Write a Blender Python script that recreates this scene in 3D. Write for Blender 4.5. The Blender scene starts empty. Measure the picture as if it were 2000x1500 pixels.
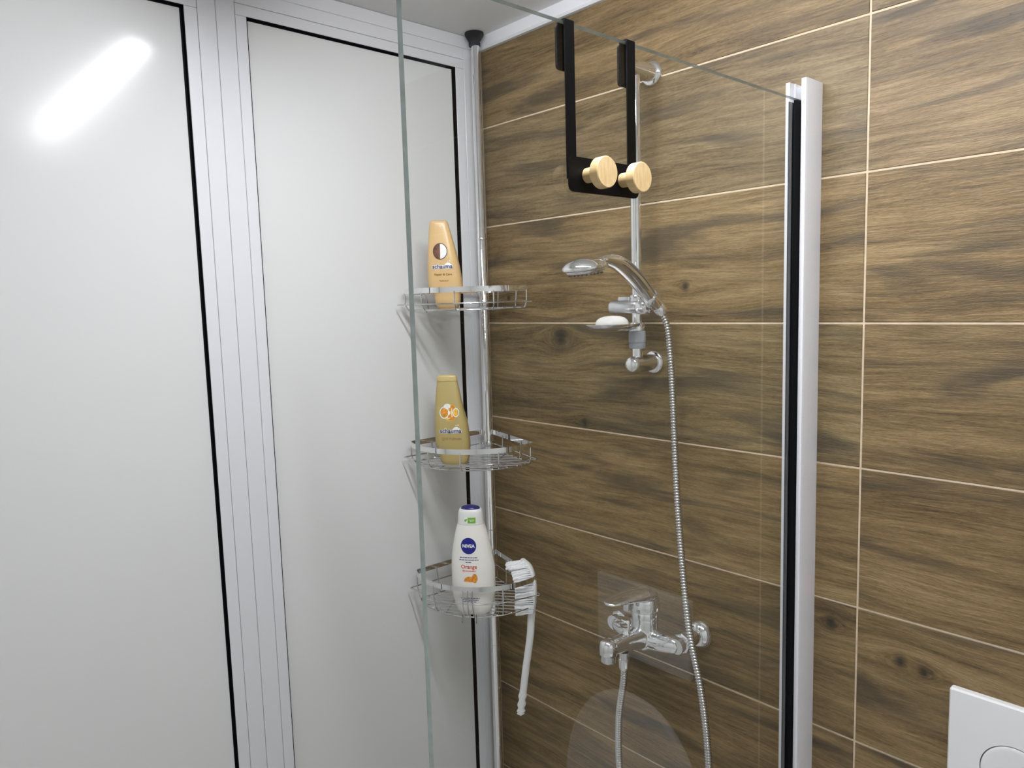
import bpy, bmesh, math, random
from mathutils import Vector, Matrix

scene = bpy.context.scene
C = scene.collection
PI = math.pi

# ------------------------------------------------------------------ camera
cam_data = bpy.data.cameras.new('camera')
cam_data.sensor_width = 36.0
cam_data.lens = 36.0 * 1449.88 / 2000.0
cam_data.clip_start = 0.02
cam = bpy.data.objects.new('camera', cam_data)
C.objects.link(cam)
yaw, pitch, roll = 0.83588, 0.10880, -0.02889
fw = Vector((-math.sin(yaw) * math.cos(pitch), math.cos(yaw) * math.cos(pitch), -math.sin(pitch)))
rt0 = Vector((math.cos(yaw), math.sin(yaw), 0))
up0 = rt0.cross(fw)
rt = rt0 * math.cos(roll) + up0 * math.sin(roll)
up = up0 * math.cos(roll) - rt0 * math.sin(roll)
M = Matrix((rt, up, -fw)).transposed().to_4x4()
M.translation = Vector((1.4160, -1.2089, 1.6932))
cam.matrix_world = M
scene.camera = cam

# ------------------------------------------------------------------ world, exposure
world = bpy.data.worlds.new('world')
scene.world = world
world.use_nodes = True
world.node_tree.nodes['Background'].inputs[0].default_value = (0.9, 0.95, 1.0, 1)
world.node_tree.nodes['Background'].inputs[1].default_value = 0.0
vs = scene.view_settings
vs.view_transform = 'Standard'
vs.look = 'None'
vs.gamma = 1.0
vs.use_curve_mapping = False
vs.exposure = 0.0
LAMP_STRENGTH = 109.0

# ------------------------------------------------------------------ materials
MATS = {}

def pmat(name, col, rough=0.4, metal=0.0, spec=0.5, coat=0.0, noise=None, bump=None, sheen=0.0):
    m = bpy.data.materials.new(name)
    m.use_nodes = True
    nt = m.node_tree
    b = nt.nodes['Principled BSDF']
    b.inputs['Base Color'].default_value = (*col, 1)
    b.inputs['Roughness'].default_value = rough
    b.inputs['Metallic'].default_value = metal
    b.inputs['Specular IOR Level'].default_value = spec
    b.inputs['Coat Weight'].default_value = coat
    b.inputs['Coat Roughness'].default_value = 0.05
    b.inputs['Sheen Weight'].default_value = sheen
    if noise:
        scale, amount = noise
        tc = nt.nodes.new('ShaderNodeTexCoord')
        n = nt.nodes.new('ShaderNodeTexNoise')
        n.inputs['Scale'].default_value = scale
        n.inputs['Detail'].default_value = 4
        r = nt.nodes.new('ShaderNodeValToRGB')
        r.color_ramp.elements[0].position = 0.3
        r.color_ramp.elements[1].position = 0.7
        r.color_ramp.elements[0].color = (*[c * (1 - amount) for c in col], 1)
        r.color_ramp.elements[1].color = (*[min(1, c * (1 + amount)) for c in col], 1)
        nt.links.new(tc.outputs['Object'], n.inputs['Vector'])
        nt.links.new(n.outputs['Fac'], r.inputs['Fac'])
        nt.links.new(r.outputs['Color'], b.inputs['Base Color'])
    if bump:
        scale, strength, dist = bump
        tc = nt.nodes.new('ShaderNodeTexCoord')
        n = nt.nodes.new('ShaderNodeTexNoise')
        n.inputs['Scale'].default_value = scale
        n.inputs['Detail'].default_value = 3
        bp = nt.nodes.new('ShaderNodeBump')
        bp.inputs['Strength'].default_value = strength
        bp.inputs['Distance'].default_value = dist
        nt.links.new(tc.outputs['Object'], n.inputs['Vector'])
        nt.links.new(n.outputs['Fac'], bp.inputs['Height'])
        nt.links.new(bp.outputs['Normal'], b.inputs['Normal'])
    MATS[name] = m
    return m

pmat('panel_white', (0.70, 0.705, 0.695), 0.15, spec=0.25, noise=(1.5, 0.015), bump=(2.0, 0.02, 0.002))
pmat('frame_white', (0.70, 0.705, 0.73), 0.30, spec=0.45, bump=(500, 0.05, 0.0004))
pmat('rubber_black', (0.003, 0.003, 0.004), 0.6, spec=0.08)
pmat('seal_grey', (0.035, 0.037, 0.042), 0.5)
pmat('ceiling_paint', (0.74, 0.74, 0.735), 0.6, noise=(4, 0.02), bump=(60, 0.15, 0.001))
pmat('trim_white', (0.74, 0.74, 0.76), 0.35)
pmat('wall_paint', (0.86, 0.86, 0.85), 0.6, noise=(3, 0.02))
pmat('floor_tile', (0.70, 0.69, 0.67), 0.35, noise=(6, 0.08))
pmat('grout', (0.62, 0.50, 0.36), 0.8, noise=(60, 0.12))
pmat('chrome', (0.88, 0.88, 0.89), 0.05, metal=1.0, noise=(30, 0.01))
pmat('chrome_satin', (0.76, 0.76, 0.78), 0.20, metal=1.0, noise=(30, 0.02))
pmat('wire_chrome', (0.62, 0.62, 0.63), 0.14, metal=1.0, noise=(40, 0.05))
pmat('hose_chrome', (0.60, 0.59, 0.57), 0.18, metal=1.0, noise=(300, 0.1))
pmat('nozzle_grey', (0.10, 0.10, 0.11), 0.5)
pmat('plastic_grey', (0.37, 0.39, 0.42), 0.45, noise=(80, 0.04))
pmat('plastic_white', (0.82, 0.82, 0.82), 0.25, noise=(20, 0.01))
pmat('ceramic_white', (0.84, 0.84, 0.83), 0.08, coat=0.3, noise=(10, 0.01))
pmat('alu_white', (0.80, 0.80, 0.83), 0.22, spec=0.6, noise=(300, 0.02))
pmat('hook_black', (0.003, 0.003, 0.0035), 0.42, spec=0.12)
pmat('felt_black', (0.012, 0.012, 0.013), 0.95, spec=0.1, bump=(900, 0.8, 0.001))
pmat('soap', (0.88, 0.86, 0.82), 0.35, noise=(40, 0.02))
pmat('bristle', (0.82, 0.82, 0.83), 0.5, noise=(200, 0.06))
pmat('brush_white', (0.80, 0.80, 0.79), 0.3, noise=(60, 0.02))
pmat('bottle_beige', (0.63, 0.42, 0.19), 0.32, noise=(15, 0.03))
pmat('bottle_gold', (0.44, 0.34, 0.13), 0.34, noise=(15, 0.03))
pmat('bottle_gold_light', (0.52, 0.40, 0.16), 0.30, noise=(15, 0.03))
pmat('bottle_white', (0.84, 0.81, 0.76), 0.28, noise=(15, 0.015))
pmat('cap_white', (0.78, 0.77, 0.75), 0.3, noise=(15, 0.015))
pmat('cap_blue', (0.012, 0.012, 0.13), 0.25)
pmat('ink_blue', (0.010, 0.018, 0.13), 0.4)
pmat('ink_nivea', (0.002, 0.006, 0.22), 0.35)
pmat('ink_white', (0.86, 0.85, 0.82), 0.4)
pmat('ink_brown', (0.16, 0.07, 0.02), 0.5)
pmat('ink_tan', (0.30, 0.16, 0.05), 0.5)
pmat('ink_red', (0.62, 0.07, 0.04), 0.4)
pmat('ink_green', (0.16, 0.42, 0.03), 0.4)
pmat('ink_dark', (0.03, 0.02, 0.015), 0.4)
pmat('coconut_shell', (0.12, 0.045, 0.02), 0.5, noise=(180, 0.7))
pmat('coconut_flesh', (0.80, 0.78, 0.76), 0.4, noise=(150, 0.08))
pmat('fruit_orange', (0.74, 0.27, 0.02), 0.4, noise=(200, 0.35))
pmat('fruit_yellow', (0.80, 0.46, 0.04), 0.4, noise=(200, 0.3))

def knob_wood():
    m = bpy.data.materials.new('knob_wood')
    m.use_nodes = True
    nt = m.node_tree
    b = nt.nodes['Principled BSDF']
    tc = nt.nodes.new('ShaderNodeTexCoord')
    mp = nt.nodes.new('ShaderNodeMapping')
    mp.inputs['Scale'].default_value = (25, 300, 60)
    n = nt.nodes.new('ShaderNodeTexNoise')
    n.inputs['Scale'].default_value = 1.0
    n.inputs['Detail'].default_value = 4
    r = nt.nodes.new('ShaderNodeValToRGB')
    r.color_ramp.elements[0].position = 0.3
    r.color_ramp.elements[0].color = (0.60, 0.41, 0.18, 1)
    r.color_ramp.elements[1].position = 0.65
    r.color_ramp.elements[1].color = (0.72, 0.54, 0.29, 1)
    nt.links.new(tc.outputs['Object'], mp.inputs['Vector'])
    nt.links.new(mp.outputs['Vector'], n.inputs['Vector'])
    nt.links.new(n.outputs['Fac'], r.inputs['Fac'])
    nt.links.new(r.outputs['Color'], b.inputs['Base Color'])
    b.inputs['Roughness'].default_value = 0.5
    MATS['knob_wood'] = m
knob_wood()

def glass_mat():
    m = bpy.data.materials.new('clear_glass')
    m.use_nodes = True
    nt = m.node_tree
    for n in list(nt.nodes):
        nt.nodes.remove(n)
    out = nt.nodes.new('ShaderNodeOutputMaterial')
    tr = nt.nodes.new('ShaderNodeBsdfTransparent')
    tr.inputs[0].default_value = (0.985, 0.993, 0.987, 1)
    gl = nt.nodes.new('ShaderNodeBsdfGlossy')
    gl.inputs['Roughness'].default_value = 0.0
    gl.inputs['Color'].default_value = (0.95, 0.95, 0.95, 1)
    fr = nt.nodes.new('ShaderNodeFresnel')
    fr.inputs['IOR'].default_value = 1.5
    # the same reflectance from either side of a thin sheet
    geo = nt.nodes.new('ShaderNodeNewGeometry')
    mx = nt.nodes.new('ShaderNodeMix')
    mx.data_type = 'FLOAT'
    mx.inputs[2].default_value = 1.5
    mx.inputs[3].default_value = 1.0 / 1.5
    nt.links.new(geo.outputs['Backfacing'], mx.inputs[0])
    nt.links.new(mx.outputs[0], fr.inputs['IOR'])
    ms = nt.nodes.new('ShaderNodeMixShader')
    nt.links.new(fr.outputs[0], ms.inputs[0])
    nt.links.new(tr.outputs[0], ms.inputs[1])
    nt.links.new(gl.outputs[0], ms.inputs[2])
    nt.links.new(ms.outputs[0], out.inputs['Surface'])
    MATS['clear_glass'] = m
    m = bpy.data.materials.new('clear_glass_coated')
    m.use_nodes = True
    nt = m.node_tree
    nt.nodes.remove(nt.nodes['Principled BSDF'])
    tr = nt.nodes.new('ShaderNodeBsdfTransparent')
    tr.inputs[0].default_value = (0.985, 0.993, 0.987, 1)
    nt.links.new(tr.outputs[0], nt.nodes['Material Output'].inputs['Surface'])
    MATS['clear_glass_coated'] = m
glass_mat()
pmat('glass_edge', (0.42, 0.50, 0.475), 0.10, spec=0.7, noise=(60, 0.15))

def emit_mat():
    m = bpy.data.materials.new('lamp_light')
    m.use_nodes = True
    nt = m.node_tree
    b = nt.nodes['Principled BSDF']
    b.inputs['Base Color'].default_value = (0.9, 0.9, 0.9, 1)
    b.inputs['Emission Color'].default_value = (0.96, 0.98, 1.03, 1)
    b.inputs['Emission Strength'].default_value = LAMP_STRENGTH
    MATS['lamp_light'] = m
emit_mat()

def wood_tile_mat():
    m = bpy.data.materials.new('wood_look_tile')
    m.use_nodes = True
    nt = m.node_tree
    L = nt.links.new
    bsdf = nt.nodes['Principled BSDF']

    def math_(op, a, b=None, c=None):
        n = nt.nodes.new('ShaderNodeMath')
        n.operation = op
        for i, v in enumerate((a, b, c)):
            if v is None:
                continue
            if isinstance(v, (int, float)):
                n.inputs[i].default_value = v
            else:
                L(v, n.inputs[i])
        return n.outputs[0]

    def attr(name):
        n = nt.nodes.new('ShaderNodeAttribute')
        n.attribute_type = 'OBJECT'
        n.attribute_name = name
        return n

    def noise(x, y, z, detail=4, rough=0.55, dist=0.0):
        cb = nt.nodes.new('ShaderNodeCombineXYZ')
        for i, v in enumerate((x, y, z)):
            if isinstance(v, (int, float)):
                cb.inputs[i].default_value = v
            else:
                L(v, cb.inputs[i])
        n = nt.nodes.new('ShaderNodeTexNoise')
        n.inputs['Scale'].default_value = 1.0
        n.inputs['Detail'].default_value = detail
        n.inputs['Roughness'].default_value = rough
        n.inputs['Distortion'].default_value = dist
        L(cb.outputs[0], n.inputs['Vector'])
        return n.outputs['Fac']

    tc = nt.nodes.new('ShaderNodeTexCoord')
    sep = nt.nodes.new('ShaderNodeSeparateXYZ')
    L(tc.outputs['Object'], sep.inputs[0])
    X, Z = sep.outputs['X'], sep.outputs['Z']
    seed = attr('seed').outputs['Fac']
    dark = None
    Zw = Z
    halo = None
    for k in ('knot_a', 'knot_b'):
        a = attr(k)
        s = nt.nodes.new('ShaderNodeSeparateXYZ')
        L(a.outputs['Vector'], s.inputs[0])
        dx = math_('SUBTRACT', X, s.outputs['X'])
        dz = math_('SUBTRACT', Z, s.outputs['Y'])
        size = math_('MAXIMUM', s.outputs['Z'], 0.0001)
        r = math_('SQRT', math_('ADD', math_('POWER', math_('ABSOLUTE', math_('MULTIPLY', dx, 0.55)), 2.0), math_('POWER', math_('ABSOLUTE', dz), 2.0)))
        rn = math_('DIVIDE', r, size)
        # the grain bends around the knot
        e = math_('EXPONENT', math_('MULTIPLY', rn, -0.45))
        push = math_('MULTIPLY', math_('MULTIPLY', math_('DIVIDE', dz, math_('ADD', r, 0.004)), e), math_('MULTIPLY', size, -1.6))
        Zw = math_('ADD', Zw, push)
        rr = math_('SQRT', math_('ADD', math_('POWER', math_('ABSOLUTE', dx), 2.0), math_('POWER', math_('ABSOLUTE', math_('MULTIPLY', dz, 0.8)), 2.0)))
        d = math_('EXPONENT', math_('MULTIPLY', math_('POWER', math_('DIVIDE', rr, size), 2.0), -1.6))
        h = math_('EXPONENT', math_('MULTIPLY', rn, -0.7))
        dark = d if dark is None else math_('MAXIMUM', dark, d)
        halo = h if halo is None else math_('MAXIMUM', halo, h)
    sx = math_('MULTIPLY', seed, 7.31)
    sz = math_('MULTIPLY', seed, 3.77)
    Xs = math_('ADD', X, sx)
    Zs = math_('ADD', Zw, sz)
    slow = noise(math_('MULTIPLY', Xs, 2.2), math_('MULTIPLY', Zs, 7.0), seed, 2, 0.5)
    Zd = math_('ADD', Zs, math_('MULTIPLY', math_('SUBTRACT', slow, 0.5), 0.05))
    g1 = noise(math_('MULTIPLY', Xs, 1.5), math_('MULTIPLY', Zd, 15.0), seed, 4, 0.6, 0.3)
    g2 = noise(math_('MULTIPLY', Xs, 5.5), math_('MULTIPLY', Zd, 90.0), seed, 6, 0.72, 0.4)
    g3 = noise(math_('MULTIPLY', Xs, 16.0), math_('MULTIPLY', Zd, 330.0), seed, 5, 0.7, 0.5)
    pores = noise(math_('MULTIPLY', Xs, 110.0), math_('MULTIPLY', Zd, 520.0), 3.0, 2, 0.5, 0.6)
    blotch = noise(math_('MULTIPLY', Xs, 3.0), math_('MULTIPLY', Zd, 22.0), math_('ADD', seed, 9.0), 3, 0.55, 0.6)
    v = math_('ADD', math_('MULTIPLY', g1, 0.30), math_('ADD', math_('MULTIPLY', g2, 0.30), math_('ADD', math_('MULTIPLY', g3, 0.28), math_('MULTIPLY', pores, 0.12))))
    v = math_('SUBTRACT', v, math_('MULTIPLY', halo, 0.07))
    ramp = nt.nodes.new('ShaderNodeValToRGB')
    cr = ramp.color_ramp
    cr.elements[0].position = 0.385
    cr.elements[0].color = (0.052, 0.036, 0.018, 1)
    cr.elements[1].position = 0.625
    cr.elements[1].color = (0.388, 0.286, 0.163, 1)
    e = cr.elements.new(0.455)
    e.color = (0.150, 0.100, 0.045, 1)
    e = cr.elements.new(0.53)
    e.color = (0.244, 0.170, 0.086, 1)
    L(v, ramp.inputs['Fac'])
    # grey-brown streaks
    br = nt.nodes.new('ShaderNodeMapRange')
    br.inputs[1].default_value = 0.52
    br.inputs[2].default_value = 0.68
    L(blotch, br.inputs[0])
    mixb = nt.nodes.new('ShaderNodeMix')
    mixb.data_type = 'RGBA'
    mixb.inputs[7].default_value = (0.062, 0.049, 0.032, 1)
    L(math_('MULTIPLY', br.outputs[0], 0.8), mixb.inputs[0])
    L(ramp.outputs['Color'], mixb.inputs[6])
    # knots
    mixk = nt.nodes.new('ShaderNodeMix')
    mixk.data_type = 'RGBA'
    mixk.inputs[7].default_value = (0.018, 0.015, 0.012, 1)
    L(math_('MULTIPLY', dark, math_('ADD', 0.45, math_('MULTIPLY', g3, 1.0))), mixk.inputs[0])
    L(mixb.outputs[2], mixk.inputs[6])
    # pale pores and per-tile tone
    tone = attr('tone')
    mul = nt.nodes.new('ShaderNodeMix')
    mul.data_type = 'RGBA'
    mul.blend_type = 'MULTIPLY'
    mul.inputs[0].default_value = 1.0
    L(mixk.outputs[2], mul.inputs[6])
    L(tone.outputs['Color'], mul.inputs[7])
    L(mul.outputs[2], bsdf.inputs['Base Color'])
    bsdf.inputs['Roughness'].default_value = 0.46
    bsdf.inputs['Specular IOR Level'].default_value = 0.5
    hgt = math_('ADD', math_('MULTIPLY', g3, 0.6), math_('MULTIPLY', pores, 0.6))
    bp = nt.nodes.new('ShaderNodeBump')
    bp.inputs['Strength'].default_value = 0.8
    bp.inputs['Distance'].default_value = 0.0011
    L(hgt, bp.inputs['Height'])
    L(bp.outputs['Normal'], bsdf.inputs['Normal'])
    MATS['wood_look_tile'] = m
wood_tile_mat()

# ------------------------------------------------------------------ mesh helpers
def catmull(pts, n):
    """smooth polyline through pts, n steps a span"""
    P = [Vector(p) for p in pts]
    out = []
    for i in range(len(P) - 1):
        p0 = P[i - 1] if i > 0 else P[i] * 2 - P[i + 1]
        p1, p2 = P[i], P[i + 1]
        p3 = P[i + 2] if i + 2 < len(P) else P[i + 1] * 2 - P[i]
        for k in range(n):
            t = k / n
            out.append(0.5 * ((2 * p1) + (p2 - p0) * t + (2 * p0 - 5 * p1 + 4 * p2 - p3) * t * t + (3 * p1 - p0 - 3 * p2 + p3) * t ** 3))
    out.append(P[-1])
    return out

def round_poly(pts, r, n=5, closed=True):
    out = []
    N = len(pts)
    P = [Vector(p) for p in pts]
    for i in range(N):
        if not closed and i in (0, N - 1):
            out.append(P[i])
            continue
        a, b, c = P[i - 1], P[i], P[(i + 1) % N]
        ri = r[i] if isinstance(r, (list, tuple)) else r
        if ri <= 0:
            out.append(b)
            continue
        d1, d2 = (a - b), (c - b)
        k = min(ri, d1.length * 0.49, d2.length * 0.49)
        s, e = b + d1.normalized() * k, b + d2.normalized() * k
        for j in range(n + 1):
            t = j / n
            out.append((1 - t) ** 2 * s + 2 * t * (1 - t) * b + t * t * e)
    return out

class B:
    def __init__(self):
        self.v, self.f, self.m = [], [], []

    def _add(self, vs, fs, mi=0):
        o = len(self.v)
        self.v += [tuple(p) for p in vs]
        self.f += [tuple(i + o for i in f) for f in fs]
        self.m += [mi] * len(fs)
        return self

    def box(self, x0, x1, y0, y1, z0, z1, bev=0.0, seg=1, mi=0):
        bm = bmesh.new()
        bmesh.ops.create_cube(bm, size=1.0)
        for v in bm.verts:
            v.co = Vector(((x0 + x1) / 2 + v.co.x * (x1 - x0), (y0 + y1) / 2 + v.co.y * (y1 - y0), (z0 + z1) / 2 + v.co.z * (z1 - z0)))
        if bev > 0:
            bmesh.ops.bevel(bm, geom=list(bm.edges), offset=bev, segments=seg, affect='EDGES', profile=0.5)
        bm.verts.index_update()
        self._add([v.co.copy() for v in bm.verts], [[v.index for v in f.verts] for f in bm.faces], mi)
        bm.free()
        return self

    def loft(self, rings, cap0=True, cap1=True, mi=0, closed=True):
        n = len(rings[0])
        vs = [p for r in rings for p in r]
        fs = []
        for i in range(len(rings) - 1):
            for j in range(n if closed else n - 1):
                k = (j + 1) % n
                fs.append((i * n + j, i * n + k, (i + 1) * n + k, (i + 1) * n + j))
        if cap0:
            fs.append(tuple(range(n - 1, -1, -1)))
        if cap1:
            fs.append(tuple((len(rings) - 1) * n + j for j in range(n)))
        return self._add(vs, fs, mi)

    def tube(self, pts, r, seg=10, closed=False, mi=0):
        P = [Vector(p) for p in pts]
        N = len(P)
        rings = []
        prev = None
        for i in range(N):
            if closed:
                t = (P[(i + 1) % N] - P[i - 1]).normalized()
            else:
                t = (P[min(i + 1, N - 1)] - P[max(i - 1, 0)]).normalized()
            if prev is None:
                ref = Vector((0, 0, 1)) if abs(t.z) < 0.9 else Vector((1, 0, 0))
                nrm = (ref - t * ref.dot(t)).normalized()
            else:
                nrm = (prev - t * prev.dot(t)).normalized()
            prev = nrm
            bn = t.cross(nrm)
            rad = r[i] if isinstance(r, (list, tuple)) else r
            rings.append([P[i] + (nrm * math.cos(2 * PI * j / seg) + bn * math.sin(2 * PI * j / seg)) * rad for j in range(seg)])
        if closed:
            rings.append(rings[0])
            return self.loft(rings, False, False, mi)
        return self.loft(rings, True, True, mi)

    def lathe(self, prof, origin=(0, 0, 0), axis=(0, 0, 1), seg=32, mi=0):
        """prof: (radius, height along axis)"""
        a = Vector(axis).normalized()
        ref = Vector((0, 0, 1)) if abs(a.z) < 0.9 else Vector((1, 0, 0))
        u = (ref - a * ref.dot(a)).normalized()
        w = a.cross(u)
        o = Vector(origin)
        rings = [[o + a * h + (u * math.cos(2 * PI * j / seg) + w * math.sin(2 * PI * j / seg)) * max(r, 1e-5) for j in range(seg)] for r, h in prof]
        return self.loft(rings, True, True, mi)

    def ribbon(self, path, half_h, thick, closed=True, mi=0):
        """flat band standing upright along a horizontal path"""
        N = len(path)
        rings = []
        for i in range(N):
            t = (path[(i + 1) % N] - path[i - 1]) if closed else (path[min(i + 1, N - 1)] - path[max(i - 1, 0)])
            t.z = 0
            t.normalize()
            n = Vector((t.y, -t.x, 0)) * thick / 2
            zz = Vector((0, 0, half_h))
            p = path[i]
            rings.append([p - n - zz, p + n - zz, p + n + zz, p - n + zz])
        if closed:
            rings.append(rings[0])
            return self.loft(rings, False, False, mi)
        return self.loft(rings, True, True, mi)

    def prism(self, poly, vec, mi=0):
        """poly: list of 3D points, extruded by vec"""
        vec = Vector(vec)
        return self.loft([[Vector(p) for p in poly], [Vector(p) + vec for p in poly]], True, True, mi)

    def mesh(self, name, mats, smooth=True, angle=35):
        me = bpy.data.meshes.new(name)
        me.from_pydata(self.v, [], self.f)
        for mt in mats:
            me.materials.append(MATS[mt])
        for p, mi in zip(me.polygons, self.m):
            p.material_index = mi
        bm = bmesh.new()
        bm.from_mesh(me)
        bmesh.ops.recalc_face_normals(bm, faces=bm.faces)
        bm.to_mesh(me)
        bm.free()
        if smooth:
            me.polygons.foreach_set('use_smooth', [True] * len(me.polygons))
            me.set_sharp_from_angle(angle=math.radians(angle))
        return me

    def build(self, name, mats, parent=None, local=False, smooth=True, angle=35):
        if isinstance(mats, str):
            mats = [mats]
        me = self.mesh(name, mats, smooth, angle)
        o = bpy.data.objects.new(name, me)
        C.objects.link(o)
        if parent is not None:
            o.parent = parent
            if not local:
                o.matrix_parent_inverse = ROOT.get(parent.name, Matrix.Identity(4)).inverted()
        return o

ROOT = {}

def thing(name, label, cat, loc, rotz=0.0, group=None):
    o = bpy.data.objects.new(name, None)
    o.empty_display_size = 0.05
    C.objects.link(o)
    o.location = loc
    o.rotation_euler = (0, 0, rotz)
    o['label'] = label
    o['category'] = cat
    if group:
        o['group'] = group
    ROOT[o.name] = Matrix.Translation(Vector(loc)) @ Matrix.Rotation(rotz, 4, 'Z')
    return o

def tag(o, label, cat, group=None):
    o['label'] = label
    o['category'] = cat
    if group:
        o['group'] = group
    return o

def struct(o, label=None):
    o['kind'] = 'structure'
    if label:
        o['label'] = label
    return o

def text2d(s, size, offset=0.0, align='CENTER'):
    cu = bpy.data.curves.new('text', 'FONT')
    cu.body = s
    cu.size = size
    cu.align_x = align
    cu.offset = offset
    cu.resolution_u = 3
    ob = bpy.data.objects.new('text', cu)
    C.objects.link(ob)
    bpy.context.view_layer.update()
    dg = bpy.context.evaluated_depsgraph_get()
    me = bpy.data.meshes.new_from_object(ob.evaluated_get(dg))
    vs = [(v.co.x, v.co.y) for v in me.vertices]
    fs = [tuple(p.vertices) for p in me.polygons]
    bpy.data.objects.remove(ob)
    bpy.data.curves.remove(cu)
    bpy.data.meshes.remove(me)
    return vs, fs

def disc2d(cx, cy, rx, ry, seg=28, rings=4, a0=0.0, a1=2 * PI, r0=0.0):
    vs, fs = [], []
    full = abs(a1 - a0 - 2 * PI) < 1e-6
    n = seg if full else seg + 1
    for i in range(rings + 1):
        k = r0 + (1 - r0) * i / rings
        for j in range(n):
            a = a0 + (a1 - a0) * j / seg
            vs.append((cx + rx * k * math.cos(a), cy + ry * k * math.sin(a)))
    for i in range(rings):
        for j in range(seg):
            k = (j + 1) % n
            fs.append((i * n + j, (i + 1) * n + j, (i + 1) * n + k, i * n + k))
    return vs, fs

def rect2d(x0, x1, y0, y1, nx=6, ny=2):
    vs = [(x0 + (x1 - x0) * i / nx, y0 + (y1 - y0) * j / ny) for j in range(ny + 1) for i in range(nx + 1)]
    fs = [(j * (nx + 1) + i, j * (nx + 1) + i + 1, (j + 1) * (nx + 1) + i + 1, (j + 1) * (nx + 1) + i) for j in range(ny) for i in range(nx)]
    return vs, fs

def join2d(*shapes):
    V, F = [], []
    for vs, fs in shapes:
        o = len(V)
        V += vs
        F += [tuple(i + o for i in f) for f in fs]
    return V, F

def shift2d(shape, dx, dy):
    return [(x + dx, y + dy) for x, y in shape[0]], shape[1]

# ------------------------------------------------------------------ room shell
ROOM_X, ROOM_Y, CEIL = 2.05, -2.05, 2.3216
H = 0.235
SEAM = 0.9157
struct(B().box(-0.1, ROOM_X + 0.1, ROOM_Y - 0.1, 0.1, -0.06, 0.0).build('floor', 'floor_tile', smooth=False))
struct(B().box(-0.1, ROOM_X + 0.1, ROOM_Y - 0.1, 0.1, CEIL, CEIL + 0.06).build('ceiling', 'ceiling_paint', smooth=False))
struct(B().box(ROOM_X, ROOM_X + 0.08, ROOM_Y, 0.03, 0, CEIL).build('wall_right', 'wall_paint', smooth=False))
struct(B().box(-0.05, ROOM_X, ROOM_Y - 0.08, ROOM_Y, 0, CEIL).build('wall_front', 'wall_paint', smooth=False))

# tiled wall: grout bed with every tile standing proud of it
wall_back = struct(B().box(-0.05, ROOM_X, 0.0012, 0.09, 0, CEIL).build('wall_back', 'grout', smooth=False))
rng = random.Random(4)
G2 = 0.0016
knots = {  # (row, column): [(x, z, size) ...] in wall coordinates
    (6, 0): [(0.247, 1.612, 0.024), (0.315, 1.425, 0.010)],
    (4, 0): [(0.872, 1.135, 0.011)],
    (4, 1): [(0.985, 1.105, 0.010), (1.02, 1.10, 0.010)],
    (7, 0): [(0.58, 1.715, 0.010), (0.075, 1.705, 0.007)],
    (7, 1): [(1.165, 1.70, 0.010)],
    (9, 0): [(0.66, 2.268, 0.013)],
    (8, 1): [(1.10, 2.06, 0.001)],
}
tones = {  # tile-to-tile colour variation of the print
    (9, 0): (0.92, 0.89, 0.80), (8, 0): (0.87, 0.89, 0.86), (7, 0): (0.95, 0.92, 0.80), (6, 0): (0.89, 0.91, 0.81), (5, 0): (0.93, 0.90, 0.76),
    (4, 0): (0.91, 0.89, 0.76), (3, 0): (0.92, 0.88, 0.73), (2, 0): (0.90, 0.86, 0.74),
    (9, 1): (0.88, 0.87, 0.82), (8, 1): (0.91, 0.88, 0.82), (7, 1): (0.93, 0.88, 0.75), (6, 1): (0.88, 0.85, 0.74), (5, 1): (0.92, 0.87, 0.75), (4, 1): (0.91, 0.88, 0.76),
    (3, 1): (0.92, 0.88, 0.75),
}
for row in range(10):
    z0 = row * H + G2
    z1 = min((row + 1) * H - G2, CEIL - 0.004)
    for col, (x0, x1) in enumerate(((0.001, SEAM - G2), (SEAM + G2, ROOM_X - 0.001))):
        cx, cz = (x0 + x1) / 2, (z0 + z1) / 2
        o = B().box(x0 - cx, x1 - cx, 0.0, 0.010, z0 - cz, z1 - cz, bev=0.0008).build('tile', 'wood_look_tile', wall_back, smooth=False)
        o.location = (cx, 0, cz)
        o['seed'] = rng.uniform(1, 40)
        t = tones.get((row, col), (0.91, 0.88, 0.77))
        o['tone'] = [float(c) for c in t]
        ks = knots.get((row, col), [])
        for key, k in zip(('knot_a', 'knot_b'), list(ks) + [None] * (2 - len(ks))):
            o[key] = [float(k[0] - cx), float(k[1] - cz), float(k[2])] if k else [9.0, 9.0, 0.001]

# ceiling trim on the tiled wall
tr = B()
path = [(0.0, -0.0005, 2.3216), (0.0, -0.014, 2.3216), (0.0, -0.014, 2.297), (0.0, -0.010, 2.2925), (0.0, -0.0005, 2.2925)]
tr.prism(path, (ROOM_X, 0, 0))
struct(tr.build('trim_1', 'trim_white', smooth=False))

# panelled wall: backing, two framed door leaves with recessed panels and black gaskets
wall_left = struct(B().box(-0.06, -0.016, ROOM_Y, 0.0, 0, CEIL).build('wall_left', 'frame_white', smooth=False))
def wl(name, mat, y0, y1, z0, z1, x0=-0.016, x1=0.0, bev=0.0009):
    return B().box(x0, x1, y0, y1, z0, z1, bev=bev).build(name, mat, wall_left, smooth=False)
g = 0.0003
MUL = [(-0.6710, -0.6372), (-0.6372, -0.6010)]
wl('head_rail', 'frame_white', ROOM_Y, 0.0, 2.2930, CEIL - 0.0005)
for a, b in MUL:
    wl('mullion', 'frame_white', a + g, b - g, 0.0, 2.2930 - g)
wl('head_rail', 'frame_white', -0.6010 + g, -0.0535, 2.2668 + g, 2.2930 - g)
wl('jamb', 'frame_white', -0.0535 + g, -0.0305, 0.0, 2.2930 - g)
wl('jamb', 'frame_white', -0.0305 + g, -0.001, 0.0, 2.2930 - g)
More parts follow.
